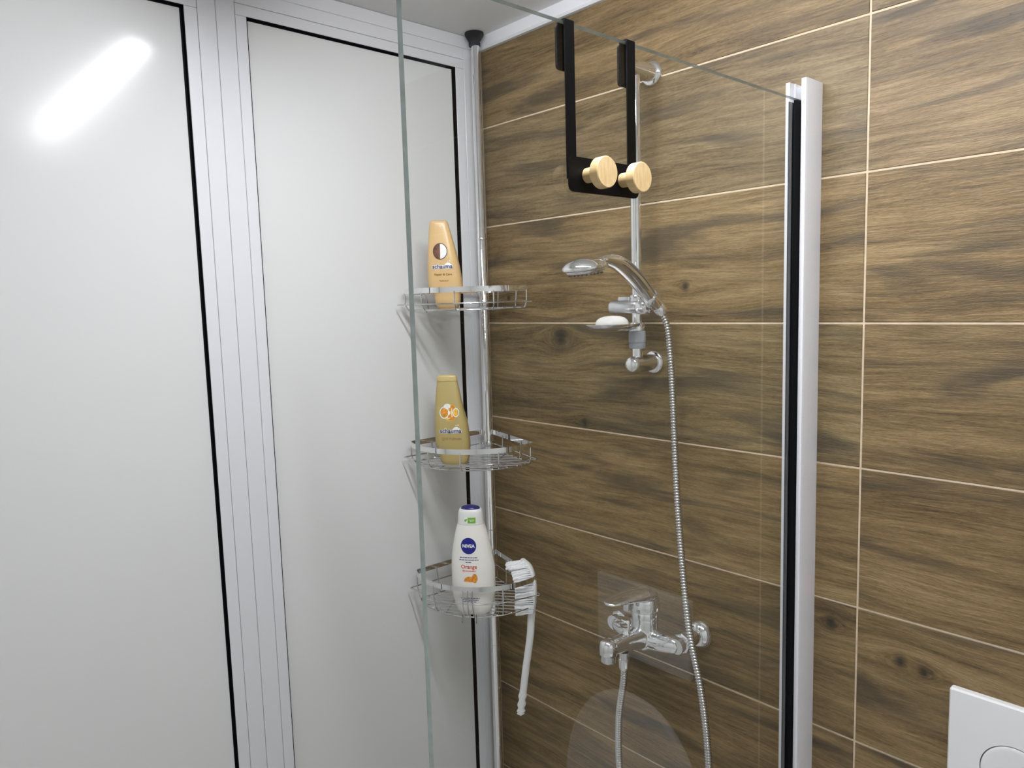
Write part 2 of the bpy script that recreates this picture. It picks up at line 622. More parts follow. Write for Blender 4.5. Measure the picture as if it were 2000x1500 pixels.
wl('head_rail', 'frame_white', ROOM_Y, -0.6710 - g, 2.2640 + g, 2.2930 - g)

def leaf(ya, yb, yA, yB, zt, ztop):
    """ya..yb clear panel opening, yA..yB outer leaf"""
    wl('leaf_rail', 'frame_white', yA + g, yB - g, zt, ztop - g)
    if ya > ROOM_Y + 0.1:
        wl('leaf_stile', 'frame_white', yA + g, ya, 0.0, zt - g)
    wl('leaf_stile', 'frame_white', yb, yB - g, 0.0, zt - g)
    wl('panel', 'panel_white', ya, yb, 0.0, zt, x1=-0.0095, bev=0)
    t = 0.0008
    for y0, y1, s in ((yb - 0.005, yb, 1), (ya, ya + 0.005, -1)):
        q = B().box(-0.0095, -0.0088, y0, y1, 0.0, zt)
        if s == 1:
            q.box(-0.0095, -0.0007, yb - t, yb, 0.0, zt)
        else:
            q.box(-0.0095, -0.0007, ya, ya + t, 0.0, zt)
        q.build('gasket', 'rubber_black', wall_left, smooth=False)
    q = B().box(-0.0095, -0.0088, ya, yb, zt - 0.004, zt).box(-0.0095, -0.0007, ya, yb, zt - t, zt)
    q.build('gasket', 'rubber_black', wall_left, smooth=False)
leaf(-0.5790, -0.0790, -0.6010, -0.0535, 2.2455, 2.2668)
leaf(ROOM_Y + 0.001, -0.6945, ROOM_Y + 0.0005, -0.6710, 2.2405, 2.2640)

# ------------------------------------------------------------------ ceiling lamp (its reflection streaks the left panel)
lamp = thing('ceiling_lamp_offscreen', 'long slim white batten lamp fixed to the ceiling', 'lamp', (0.93, -0.64, CEIL))
LY = -0.640
B().box(0.36, 1.50, LY - 0.030, LY + 0.030, 2.302, CEIL, bev=0.003).build('housing', 'plastic_white', lamp, smooth=False)
poly = [(0.37, LY + 0.021 * math.cos(PI + PI * k / 10), 2.302 + 0.017 * math.sin(PI + PI * k / 10)) for k in range(11)]
B().prism(poly, (1.12, 0, 0)).build('diffuser_offscreen', 'lamp_light', lamp)
for x in (0.355, 1.49):
    B().box(x, x + 0.015, LY - 0.031, LY + 0.031, 2.282, 2.3206, bev=0.004).build('end_cap', 'plastic_white', lamp, smooth=False)

# ------------------------------------------------------------------ glass screen
XG = 0.8241
screen = thing('shower_screen', 'clear glass shower screen held by a white wall profile on wood-look tiles', 'shower screen', (XG, -0.40, 0))
gp = B()
gx0, gx1, gy0, gy1, gz0, gz1 = XG - 0.004, XG + 0.004, -0.800, -0.012, 0.012, 2.000
c = [(x, y, z) for x in (gx0, gx1) for y in (gy0, gy1) for z in (gz0, gz1)]
gp._add(c, [(4, 5, 7, 6)], 0)
gp._add(c, [(0, 1, 5, 4), (2, 3, 7, 6), (0, 2, 6, 4), (1, 3, 7, 5)], 1)
gp._add(c, [(0, 1, 3, 2)], 2)
me_v = gp.v[:8]
gp.f = [tuple(i % 8 for i in f) for f in gp.f]
gp.v = me_v
gp.build('glass_panel', ['clear_glass', 'glass_edge', 'clear_glass_coated'], screen, smooth=False)
pf = B()
sec = [(0.843, 0), (0.843, -0.0495), (0.8415, -0.0530), (0.8375, -0.0535), (0.8340, -0.0525), (0.8330, -0.0490), (0.8330, -0.010),
       (0.8125, -0.010), (0.8125, -0.030), (0.8110, -0.030), (0.8110, -0.046), (0.8045, -0.046), (0.8045, 0)]
pf.prism([(x, y, 0.0) for x, y in sec], (0, 0, 2.030))
pf.build('wall_profile', 'alu_white', screen, smooth=True, angle=40)
sl = B()
sec = [(0.8282, -0.011), (0.8329, -0.011), (0.8329, -0.054), (0.8312, -0.064), (0.8283, -0.066)]
sl.prism([(x, y, 0.01) for x, y in sec], (0, 0, 1.986))
sl.build('seal_strip', 'rubber_black', screen, smooth=False)
sl = B()
sec = [(0.8126, -0.011), (0.8200, -0.011), (0.8200, -0.064), (0.8186, -0.064), (0.8126, -0.044)]
sl.prism([(x, y, 0.01) for x, y in sec], (0, 0, 1.986))
sl.build('seal_strip', 'seal_grey', screen, smooth=False)

# ------------------------------------------------------------------ over-the-glass hook rack
hook = thing('hook_rack', 'black metal hook rack with two wooden knobs hanging over the glass edge', 'hook rack', (XG, -0.524, 1.816))
xo = gx1 + 0.0003
for y0, y1 in ((-0.5862, -0.5715), (-0.4790, -0.4640)):
    st = B()
    prof = [(xo, 1.83), (xo, 2.0003), (gx0 - 0.0003, 2.0003), (gx0 - 0.0003, 1.950), (gx0 - 0.0021, 1.950), (gx0 - 0.0021, 2.0012), (gx0 - 0.0013, 2.0024), (xo + 0.0012, 2.0024), (xo + 0.002, 2.0015), (xo + 0.002, 1.83)]
    st.prism([(x, y0, z) for x, z in prof], (0, y1 - y0, 0))
    st.build('strap', 'hook_black', hook, smooth=False)
    pd = B()
    ym = (y0 + y1) / 2
    pr = round_poly([(gx0 - 0.0045, y0 - 0.001, 1.951), (gx0 - 0.0045, y1 + 0.001, 1.951), (gx0 - 0.0045, y1 + 0.001, 1.999), (gx0 - 0.0045, y0 - 0.001, 1.999)], 0.005, 5)
    pd.prism(pr, (0.0026, 0, 0))
    pd.build('felt_pad', 'felt_black', hook, smooth=False)
pl = B()
pr = round_poly([(xo + 0.002, -0.5862, 1.8160), (xo + 0.002, -0.4620, 1.8160), (xo + 0.002, -0.4620, 1.8550), (xo + 0.002, -0.5862, 1.8550)], 0.009, 8)
pl.prism(pr, (0.002, 0, 0))
pl.build('back_plate', 'hook_black', hook, smooth=False)
for y in (-0.5560, -0.4930):
    k = B()
    k.lathe([(0.0, 0.0), (0.0085, 0.0), (0.0085, 0.017), (0.0095, 0.018), (0.0165, 0.018), (0.0175, 0.019), (0.0175, 0.0295), (0.0167, 0.0305), (0.0, 0.0305)], (0, 0, 0), (1, 0, 0), 36)
    o = k.build('knob', 'knob_wood', hook)
    o.location = (xo + 0.004, y, 1.8355)

# ------------------------------------------------------------------ corner pole with three wire baskets
PX, PY = 0.0296, -0.0409
caddy = thing('corner_pole_caddy', 'chrome tension pole with three wire corner baskets in the shower corner', 'shower caddy', (PX, PY, 0))
B().lathe([(0.0, 0), (0.022, 0), (0.022, 0.006), (0.013, 0.026), (0.0112, 0.030), (0.0112, 1.708), (0.0107, 1.709), (0.0107, 1.86), (0.0100, 1.861), (0.0100, CEIL - 0.02), (0.0, CEIL - 0.02)], (PX, PY, 0), (0, 0, 1), 32).build('pole', 'chrome', caddy)
B().lathe([(0.0, -0.030), (0.0125, -0.030), (0.0138, -0.029), (0.0135, -0.020), (0.0200, -0.009), (0.0225, -0.004), (0.0220, -0.0004), (0.0, -0.0004)], (PX - 0.0015, PY - 0.001, CEIL), (0, 0, 1), 32).build('rubber_foot', 'rubber_black', caddy)
for z in (1.13, 1.845, 0.83):
    B().lathe([(0.0, 0), (0.0118, 0), (0.0122, 0.001), (0.0122, 0.004), (0.0118, 0.005), (0.0, 0.005)], (PX, PY, z), (0, 0, 1), 28).build('pole_collar', 'chrome', caddy)

TH0, TH1 = math.radians(-95), math.radians(-13)
def outline(scale, z, tip_r, n=28, bulge=0.037, ext=0.0):
    pts = [Vector((PX - 0.010, PY + 0.011, z))]
    for i in range(n + 1):
        t = i / n
        a = TH0 + (TH1 - TH0) * t
        r = scale * (0.217 + bulge * math.sin(PI * t) ** 0.85) + ext * (abs(2 * t - 1) ** 8)
        pts.append(Vector((PX + r * math.cos(a), PY + r * math.sin(a), z)))
    rr = [0.008, tip_r] + [0] * (n - 1) + [tip_r]
    return round_poly(pts, rr, 5)

def at(scale, z, t, bulge=0.037):
    a = TH0 + (TH1 - TH0) * t
    r = scale * (0.217 + bulge * math.sin(PI * t) ** 0.85)
    return Vector((PX + r * math.cos(a), PY + r * math.sin(a), z))

def clip_line(poly, o, d):
    hits = []
    for i in range(len(poly)):
        p, q = poly[i - 1], poly[i]
        e = q - p
        den = d.x * e.y - d.y * e.x
        if abs(den) < 1e-9:
            continue
        s = ((p.x - o.x) * e.y - (p.y - o.y) * e.x) / den
        u = ((p.x - o.x) * d.y - (p.y - o.y) * d.x) / den
        if 0 <= u <= 1:
            hits.append(s)
    return (min(hits), max(hits)) if len(hits) >= 2 else None

def basket(z, deep, hooks=False):
    bot = z - deep
    mid = z - (0.034 if hooks else 0.029)
    w = B()
    WR = 0.0015
    w.tube(outline(1.0, mid, 0.006, ext=0.020), WR, 8, closed=True)
    ring = outline(0.955, bot, 0.012)
    w.tube(ring, WR, 8, closed=True)
    for t in (0.03, 0.27, 0.73, 0.97):
        p = [at(1.0, z - 0.003, t), at(1.0, mid, t), at(0.965, bot + 0.003, t), at(0.93, bot - 0.0025, t)]
        w.tube(round_poly(p, 0.004, 4, False), WR, 6)
    ts = (0.485, 0.515, 0.545) if hooks else (0.5,)
    for t in ts:
        w.tube(round_poly([at(1.0, z - 0.003, t), at(1.008, mid, t), at(0.965, bot, t)], 0.004, 4, False), WR, 6)
    for (a, t) in ((TH0, 0.06), (TH1, 0.94)):
        # wires down the straight sides
        for k in (0.35, 0.75):
            tt = 0.0 if t < 0.5 else 1.0
            tip = at(1.0, z, tt)
            tipb = at(0.955, bot, tt)
            base = Vector((PX, PY, 0))
            p0 = Vector((base.x + (tip.x - base.x) * k, base.y + (tip.y - base.y) * k, z))
            p1 = Vector((base.x + (tipb.x - base.x) * k, base.y + (tipb.y - base.y) * k, bot))
            w.tube([p0, p1], WR, 6)
    o = w.build('basket_frame', 'wire_chrome', caddy)
    rim = B().ribbon(outline(1.0, z, 0.014), 0.0058, 0.0016)
    rim.build('rim_band', 'chrome', o, smooth=True, angle=60)
    fl = B()
    am = (TH0 + TH1) / 2
    bi = Vector((math.cos(am), math.sin(am), 0))
    pe = Vector((-bi.y, bi.x, 0))
    for k in range(12):
        s = 0.035 + k * 0.0175
        q0 = Vector((PX, PY, bot + 0.002)) + bi * s
        h = clip_line(ring, q0, pe)
        if h:
            fl.tube([q0 + pe * (h[0] + 0.0005), q0 + pe * (h[1] - 0.0005)], 0.0013, 6)
    for s in (-0.055, 0.055):
        q0 = Vector((PX, PY, bot - 0.001)) + pe * s
        h = clip_line(ring, q0, bi)
        if h:
            fl.tube([q0 + bi * (max(h[0], 0) + 0.0005), q0 + bi * (h[1] - 0.0005)], 0.0014, 6)
    fl.build('floor_wires', 'wire_chrome', o)
    cl = B().lathe([(0.0, -0.012), (0.0142, -0.012), (0.0150, -0.010), (0.0150, 0.008), (0.0142, 0.010), (0.0, 0.010)], (PX, PY, mid - 0.004), (0, 0, 1), 28)
    cl.build('pole_clamp', 'chrome_satin', o)
    if hooks:
        for t in (0.47, 0.56):
            c0 = at(0.975, bot, t)
            hk = B()
            pts = [c0 + Vector((0.004, -0.004, 0.010))]
            for k in range(14):
                a = PI * 0.75 - 1.75 * PI * k / 13
                pts.append(c0 + Vector((0.707, -0.707, 0)) * (0.0045 * math.cos(a) + 0.002) + Vector((0, 0, -0.004 + 0.0065 * math.sin(a))))
            hk.tube(pts, 0.0014, 6)
            hk.build('hanging_hook', 'wire_chrome', o)
Z1, Z2, Z3 = 1.7245, 1.3790, 1.0740
D1, D2, D3 = 0.043, 0.043, 0.067
basket(Z1, D1)
basket(Z2, D2)
basket(Z3, D3, True)

# ------------------------------------------------------------------ bottles
class Bottle:
    def __init__(self, prof, n=2.5):
        # prof rows: (z, half width, half depth, centre offset)
        self.prof = prof
        self.n = n

    def at(self, z):
        P = self.prof
        z = min(max(z, P[0][0]), P[-1][0])
        for i in range(len(P) - 1):
            if z <= P[i + 1][0]:
                break
        t = (z - P[i][0]) / max(1e-9, P[i + 1][0] - P[i][0])
        def g_(k):
            p1, p2 = P[i][k], P[i + 1][k]
            h = P[i + 1][0] - P[i][0]
            def slope(j):
                if j <= 0 or j >= len(P) - 1:
                    return None
                a = (P[j][k] - P[j - 1][k]) / max(1e-9, P[j][0] - P[j - 1][0])
                b_ = (P[j + 1][k] - P[j][k]) / max(1e-9, P[j + 1][0] - P[j][0])
                return 0.0 if a * b_ <= 0 else 2 * a * b_ / (a + b_)
            lin = (p2 - p1) / h
            m1, m2 = slope(i), slope(i + 1)
            m1 = lin if m1 is None else m1
            m2 = lin if m2 is None else m2
            return (2 * t ** 3 - 3 * t * t + 1) * p1 + (t ** 3 - 2 * t * t + t) * h * m1 + (-2 * t ** 3 + 3 * t * t) * p2 + (t ** 3 - t * t) * h * m2
        return g_(1), g_(2), g_(3)

    def ring(self, z, grow=0.0, seg=48):
        a, d, cx = self.at(z)
        a += grow
        d += grow
        out = []
        for j in range(seg):
            th = 2 * PI * j / seg
            c_, s_ = math.cos(th), math.sin(th)
            out.append(Vector((cx + a * math.copysign(abs(c_) ** (2 / self.n), c_), d * math.copysign(abs(s_) ** (2 / self.n), s_), z)))
        return out

    def body(self, z0, z1, steps=44, grow=0.0):
        return B().loft([self.ring(z0 + (z1 - z0) * i / steps, grow) for i in range(steps + 1)])

    def surf(self, u, z, off):
        a, d, cx = self.at(z)
        k = min(0.999, abs((u - cx) / a))
        return Vector((u, -d * (1 - k ** self.n) ** (1 / self.n) - off, z))

    def decal(self, name, shape, mat, parent, off=0.0004):
        q = B()
        q._add([self.surf(x, z, off) for x, z in shape[0]], shape[1])
        me = q.mesh(name, [mat], False)
        o = bpy.data.objects.new(name, me)
        C.objects.link(o)
        o.parent = parent
        return o

def lines2d(cx, z, widths, h, gap, words=3, rnd=random.Random(3)):
    """small print too fine to read: rows of short strokes"""
    sh = []
    for i, w in enumerate(widths):
        zz = z - i * gap
        x = cx - w / 2
        while x < cx + w / 2 - 0.001:
            l = min(rnd.uniform(0.0025, 0.007), cx + w / 2 - x)
            sh.append(rect2d(x, x + l, zz, zz + h, 3, 1))
            x += l + 0.0011
    return join2d(*sh)

S = 0.00113
# conditioner, standing on its cap
c1 = [(0, 18, 14, 0), (0.004, 21, 15.5, 0), (0.016, 24.5, 17, 0), (0.034, 26.5, 18, -1), (0.0365, 30, 18.5, -2), (0.045, 33.5, 19.5, -3), (0.062, 33, 19.5, -4), (0.090, 31, 18.5, -5.5),
      (0.120, 27.5, 16.5, -7.5), (0.155, 22.5, 13, -10), (0.182, 18, 9.5, -12), (0.1885, 16.5, 7.5, -12.3), (0.190, 14, 5, -12.3)]
cond = thing('conditioner_bottle', 'beige conditioner bottle with a coconut emblem, standing on the top basket', 'bottle', (0.1118, -0.2120, Z1 - D1 + 0.0033), math.radians(45))
bt = Bottle([(z, a * S, d * S, c_ * S) for z, a, d, c_ in c1], 3.0)
body = bt.body(0.0362, 0.190)
body.build('body', 'bottle_beige', cond, local=True, angle=50)
bt.body(0.0, 0.0358, 16, -0.0002).build('cap', 'bottle_beige', cond, local=True, angle=50)
ex, ez = -0.0105, 0.123
bt.decal('emblem', disc2d(ex, ez, 0.0158, 0.0178), 'ink_dark', cond, 0.0003)['label'] = 'round half coconut emblem'
bt.decal('emblem', disc2d(ex, ez, 0.0148, 0.0168, 14, 4, PI / 2, 3 * PI / 2), 'coconut_shell', cond, 0.0006)
bt.decal('emblem', disc2d(ex, ez, 0.0142, 0.0160, 14, 4, -PI / 2, PI / 2), 'coconut_flesh', cond, 0.0006)
def brand(bt, parent, cx, z, size):
    bt.decal('lettering', shift2d(text2d('schauma', size, 0.0011), cx, z), 'ink_white', parent, 0.0005)
    bt.decal('lettering', join2d(disc2d(cx + size * 0.95, z + size * 0.66, size * 0.42, size * 0.30, 14, 2), disc2d(cx + size * 0.62, z + size * 0.58, size * 0.25, size * 0.18, 12, 2), disc2d(cx + size * 1.28, z + size * 0.58, size * 0.25, size * 0.18, 12, 2),
             disc2d(cx + size * 0.92, z + size * 1.16, size * 0.07, size * 0.08, 10, 1), disc2d(cx + size * 1.25, z + size * 1.22, size * 0.09, size * 0.10, 10, 1)), 'ink_white', parent, 0.0005)
    bt.decal('lettering', shift2d(text2d('schauma', size, 0.0003), cx, z), 'ink_blue', parent, 0.0008)
brand(bt, cond, -0.0065, 0.0865, 0.0128)
bt.decal('lettering', shift2d(text2d('Repair & Care', 0.0066, 0.0001), -0.0055, 0.0715), 'ink_brown', cond)
bt.decal('small_print', lines2d(-0.004, 0.060, (0.020, 0.016), 0.0011, 0.0024), 'ink_tan', cond)

# shampoo
c2 = [(0, 23, 17, 0), (0.006, 27.5, 19, 0), (0.030, 31, 20.5, -0.5), (0.048, 34, 21, -2.5), (0.085, 33, 20.5, -4.4), (0.126, 27.8, 17, -7.7), (0.160, 23.6, 13, -9.2), (0.184, 20.3, 9, -9.8), (0.196, 18.3, 7, -10), (0.199, 16, 5, -10)]
sham = thing('shampoo_bottle', 'olive gold shampoo bottle printed Q10, standing in the middle basket', 'bottle', (0.1094, -0.2069, Z2 - D2 + 0.0033), math.radians(44))
bt = Bottle([(z, a * S, d * S, c_ * S) for z, a, d, c_ in c2], 3.2)
bt.body(0.0, 0.1855).build('body', 'bottle_gold', sham, local=True, angle=50)
bt.body(0.1862, 0.199, 10, 0.0006).build('cap', 'bottle_gold_light', sham, local=True, angle=50)
ez, ex = 0.118, -0.0075
bt.decal('emblem', join2d(disc2d(ex + 0.003, ez - 0.001, 0.0165, 0.0185)), 'fruit_yellow', sham, 0.0003)['label'] = 'orange fruit and oil emblem with white Q10'
bt.decal('emblem', join2d(disc2d(ex - 0.008, ez + 0.002, 0.0080, 0.0110), disc2d(ex + 0.008, ez + 0.009, 0.0065, 0.006), disc2d(ex + 0.007, ez - 0.010, 0.009, 0.0065)), 'fruit_orange', sham, 0.0006)
bt.decal('emblem', join2d(disc2d(ex - 0.003, ez + 0.013, 0.0075, 0.006), disc2d(ex + 0.001, ez - 0.001, 0.003, 0.004)), 'coconut_flesh', sham, 0.0008)
bt.decal('lettering', join2d(disc2d(ex - 0.0095, ez - 0.0005, 0.0105, 0.0135, 28, 1, r0=0.84), rect2d(ex - 0.003, ex + 0.003, ez - 0.0135, ez - 0.0120, 3, 1), rect2d(ex + 0.0065, ex + 0.0082, ez - 0.0105, ez + 0.0085, 1, 3), disc2d(ex + 0.0160, ez - 0.001, 0.0070, 0.0100, 24, 1, r0=0.80)), 'ink_white', sham, 0.0011)
brand(bt, sham, -0.0045, 0.0725, 0.0138)
bt.decal('lettering', shift2d(text2d('Q10 Fullness', 0.0085, 0.0001), -0.003, 0.0565), 'ink_tan', sham)
bt.decal('label_patch', rect2d(-0.0185, 0.012, 0.0265, 0.0345, 8, 2), 'ink_white', sham)
bt.decal('small_print', lines2d(-0.003, 0.0318, (0.022, 0.022), 0.0009, 0.0022), 'ink_brown', sham, 0.0007)

# shower gel
c3 = [(0, 29, 18, 0), (0.004, 33, 20, 0), (0.020, 38.5, 23, 0), (0.055, 43, 25.5, -0.5), (0.100, 43, 25.5, -0.5), (0.135, 40, 24, -1.2), (0.170, 34.5, 22, -1.6), (0.203, 26.3, 19, -2), (0.2045, 25.8, 18.8, -2), (0.222, 24.6, 18, -2), (0.232, 23.0, 17, -2), (0.236, 20.5, 15, -2)]
gel = thing('shower_gel_bottle', 'white shower gel bottle with a round blue logo, standing in the bottom basket', 'bottle', (0.1650, -0.2095, Z3 - D3 + 0.0033), math.radians(40))
bt = Bottle([(z, a * S, d * S, c_ * S) for z, a, d, c_ in c3], 2.25)
bt.body(0.0, 0.2030).build('body', 'bottle_white', gel, local=True, angle=50)
bt.body(0.2036, 0.236, 14).build('cap', 'cap_white', gel, local=True, angle=50)
q = B()
rings = []
for k in range(7):
    a = PI / 2 * k / 6
    rings.append([Vector((-2 * S + 0.0215 * math.cos(a) * math.cos(2 * PI * j / 36), 0.0155 * math.cos(a) * math.sin(2 * PI * j / 36), 0.2357 + 0.0075 * math.sin(a))) for j in range(36)])
q.loft(rings[:-1] + [[Vector((-2 * S, 0, 0.2432))] * 36])
q.build('cap_lid', 'cap_blue', gel, local=True)
LX = -0.0045
bt.decal('label_patch', rect2d(LX - 0.009, LX - 0.001, 0.2075, 0.2200, 6, 2), 'ink_white', gel)
bt.decal('label_patch', rect2d(LX - 0.001, LX + 0.0165, 0.2075, 0.2200, 8, 2), 'ink_green', gel)
bt.decal('small_print', lines2d(LX + 0.008, 0.2145, (0.012, 0.008), 0.0011, 0.0026), 'ink_white', gel, 0.0007)
bt.decal('emblem', join2d(disc2d(LX - 0.0060, 0.2135, 0.0022, 0.0028, 10, 2), disc2d(LX - 0.0033, 0.2150, 0.0013, 0.0022, 10, 2)), 'ink_green', gel, 0.0007)
bt.decal('emblem', disc2d(LX, 0.158, 0.0172, 0.0180, 40, 6), 'ink_nivea', gel, 0.0004)['label'] = 'round dark blue logo'
bt.decal('lettering', shift2d(text2d('NIVEA', 0.0098, 0.00035), LX, 0.1548), 'ink_white', gel, 0.0009)
bt.decal('small_print', lines2d(LX, 0.1315, (0.040, 0.043, 0.014), 0.0016, 0.0052), 'ink_blue', gel)
bt.decal('lettering', shift2d(text2d('Orange', 0.0118, 0.0002), LX, 0.1080), 'ink_red', gel)
bt.decal('small_print', lines2d(LX, 0.1015, (0.030,), 0.0020, 0.004), 'ink_red', gel)
bt.decal('emblem', join2d(disc2d(LX + 0.001, 0.0775, 0.0140, 0.0125, 18, 3, 0.1, PI - 0.1), disc2d(LX + 0.012, 0.086, 0.0062, 0.0105, 18, 3)), 'fruit_orange', gel)['label'] = 'orange slice print'
bt.decal('small_print', lines2d(LX, 0.0395, (0.042, 0.038, 0.030), 0.0014, 0.0042), 'ink_nivea', gel)

# ------------------------------------------------------------------ brush hanging in the bottom basket
brush = thing('bath_brush', 'white long-handled bath brush hanging head up in the bottom basket', 'brush', (0.215, -0.098, 0.72))
hp = catmull([(0.1965, -0.0885, 1.1055), (0.2200, -0.0885, 1.0930), (0.2335, -0.0900, 1.0650), (0.2360, -0.0915, 1.0350), (0.2320, -0.0925, 1.0020), (0.2250, -0.0930, 0.985)], 6)
head = B()
rings = []
side = Vector((0.56, 0.62, 0)).normalized()
side = Vector((0.70, 0.71, 0))
depth_dir = Vector((0.71, -0.70, 0))
for i, p in enumerate(hp):
    t = i / (len(hp) - 1)
    w_ = 0.0175 * min(1.0, math.sin(PI * min(max(t * 0.94 + 0.05, 0.0), 1.0)) ** 0.45 + 0.05)
    th = 0.0055
    rings.append([p + depth_dir * (w_ * math.cos(2 * PI * j / 16)) + side * (th * math.sin(2 * PI * j / 16)) for j in range(16)])
head.loft(rings)
head.build('head', 'brush_white', brush)
hd = catmull([(0.2290, -0.0926, 0.995), (0.2245, -0.0935, 0.975), (0.2215, -0.094, 0.940), (0.2150, -0.095, 0.900), (0.2060, -0.097, 0.850), (0.1985, -0.098, 0.805), (0.1925, -0.099, 0.770), (0.1880, -0.100, 0.740), (0.1865, -0.100, 0.728)], 8)
hb = B()
rings = []
for i, p in enumerate(hd):
    t = i / (len(hd) - 1)
    w_ = 0.0085 if t < 0.7 else 0.0090 + 0.0014 * math.sin((t - 0.7) / 0.3 * PI * 7)
    if t > 0.95:
        w_ *= math.sqrt(max(0.05, 1 - ((t - 0.95) / 0.05) ** 2))
    if t < 0.08:
        w_ *= 0.8 + 2.5 * t
    rings.append([p + Vector((0.67, 0.74, 0)) * (w_ * math.cos(2 * PI * j / 14)) + Vector((0.74, -0.67, 0)) * (0.0055 * math.sin(2 * PI * j / 14)) for j in range(14)])
hb.loft(rings)
hb.build('handle', 'brush_white', brush)
br = B()
rg = random.Random(8)
N1 = 30
for i in range(N1):
    fi = (0.05 + 0.82 * i / (N1 - 1)) * (len(hp) - 1)
    p = hp[int(fi)].lerp(hp[min(int(fi) + 1, len(hp) - 1)], fi - int(fi))
    t = i / (N1 - 1)
    nrm = (hp[min(len(hp) - 1, int((0.06 + 0.80 * t) * (len(hp) - 1)) + 1)] - hp[max(0, int((0.06 + 0.80 * t) * (len(hp) - 1)) - 1)]).normalized()
    out = nrm.cross(depth_dir)
    if out.dot(side) > 0:
        out = -out
    out = (out * 0.30 - side * 0.95 + Vector((0, 0, -0.12))).normalized()
    for j in range(11):
        s = (j / 10 - 0.5) * 0.028
        base = p + depth_dir * s
        base = base + Vector((0, 0, rg.uniform(-0.0012, 0.0012)))
        ln = 0.044 + rg.uniform(-0.0015, 0.0015) - 0.006 * max(0, t - 0.8) / 0.2
        dr = (out + Vector((rg.uniform(-0.08, 0.08), rg.uniform(-0.08, 0.08), rg.uniform(-0.10, 0.10) - 0.12 * (t - 0.5)))).normalized()
        wob = [base + dr * (ln * k / 5) + Vector((0, 0, 0.0008 * math.sin(k * 2.6 + j))) for k in range(6)]
        br.tube(wob, [0.0014, 0.0017, 0.0021, 0.0026, 0.0029, 0.0022], 6)
o = br.build('bristles', 'bristle', brush)
o['kind'] = 'stuff'

# ------------------------------------------------------------------ shower rail with slider and soap dish
RX, RY = 0.5075, -0.0555
rail = thing('shower_rail', 'chrome shower riser rail with slider and soap dish on wood-look tiles', 'shower rail', (RX, 0, 1.566))
B().lathe([(0, 1.566), (0.0102, 1.566), (0.0102, 2.124), (0, 2.124)], (RX, RY, 0), (0, 0, 1), 32).build('rail_tube', 'chrome', rail)
for z in (2.1235, 1.5675):
    b = B().lathe([(0.0, 0.003), (0.0165, 0.003), (0.0165, 0.068), (0.0160, 0.072), (0.0140, 0.077), (0.009, 0.0800), (0.0, 0.0808)], (RX, 0, z), (0, -1, 0), 40)
    o = b.build('rail_bracket', 'chrome', rail, angle=60)
    B().lathe([(0.0, 0.0), (0.0230, 0.0), (0.0236, 0.002), (0.0232, 0.0055), (0.0205, 0.0085), (0.0165, 0.0095), (0.0, 0.0095)], (RX, 0, z), (0, -1, 0), 40).build('wall_flange', 'chrome', o, angle=60)
# slider: body across the rail, release button, holder cone
sz = 1.6785
sb = B().lathe([(0.0, -0.062), (0.0135, -0.062), (0.0150, -0.060), (0.0155, -0.056), (0.0155, 0.005), (0.0150, 0.006), (0.0, 0.006)], (RX, RY, sz), (1, 0, 0), 32)
o = sb.build('slider_body', 'chrome_satin', rail, angle=50)
sb = B().lathe([(0.0, 0.0065), (0.0150, 0.0065), (0.0160, 0.009), (0.0158, 0.026), (0.0120, 0.031), (0.0, 0.0315)], (RX, RY, sz), (1, 0, 0), 32)
sb.build('holder_joint', 'chrome', o, angle=50)
# the socket that carries the hand shower
hdir = Vector((0, -0.78, 0.62)).normalized()
hc = Vector((0.5495, -0.0620, 1.6900))
sb = B().lathe([(0.0095, -0.012), (0.0150, -0.012), (0.0155, -0.010), (0.0168, 0.010), (0.0165, 0.012), (0.0120, 0.012)], hc, hdir, 28)
sb.build('holder_socket', 'chrome', o, angle=50)
B().lathe([(0, 0), (0.0135, 0), (0.0138, 0.002), (0.0138, 0.010), (0.0125, 0.012), (0, 0.012)], (RX, RY, sz + 0.011), (0, 0, 1), 28).build('rail_collar', 'chrome', o)
bx_ = B().box(RX - 0.042, RX - 0.014, RY - 0.008, RY + 0.008, sz + 0.012, sz + 0.0205, bev=0.0025, seg=2)
bx_.build('release_button', 'chrome_satin', o)
# soap dish: clear-rimmed shallow tray on a sleeve
dz = 1.6455
sleeve = B().lathe([(0.0, -0.013), (0.0160, -0.013), (0.0165, -0.011), (0.0145, 0.001), (0.0130, 0.003), (0, 0.003)], (RX, RY, dz), (0, 0, 1), 32)
o = sleeve.build('dish_sleeve', 'chrome', rail)
dish = B()
rings = []
DCX, DCY = RX - 0.004, RY - 0.068
for rr, zz in ((0.35, -0.0115), (0.62, -0.0105), (0.82, -0.0075), (0.95, -0.002), (1.0, 0.0018), (0.985, 0.0028), (0.95, 0.0020), (0.80, -0.0050), (0.60, -0.0085), (0.35, -0.0090)):
    rings.append([Vector((DCX + 0.046 * rr * math.cos(2 * PI * j / 44), DCY + 0.060 * rr * math.sin(2 * PI * j / 44), dz + zz)) for j in range(44)])
dish.loft(rings)
dish.build('soap_dish', 'chrome_satin', o, angle=60)
B().lathe([(0.0, -0.0475), (0.0148, -0.0475), (0.0158, -0.046), (0.0160, -0.0375), (0.0154, -0.0370), (0.0154, -0.0362), (0.0166, -0.0357), (0.0166, -0.022), (0.0160, -0.0135), (0.0, -0.0135)], (RX, RY, dz), (0, 0, 1), 32).build('grey_collar', 'plastic_grey', rail)

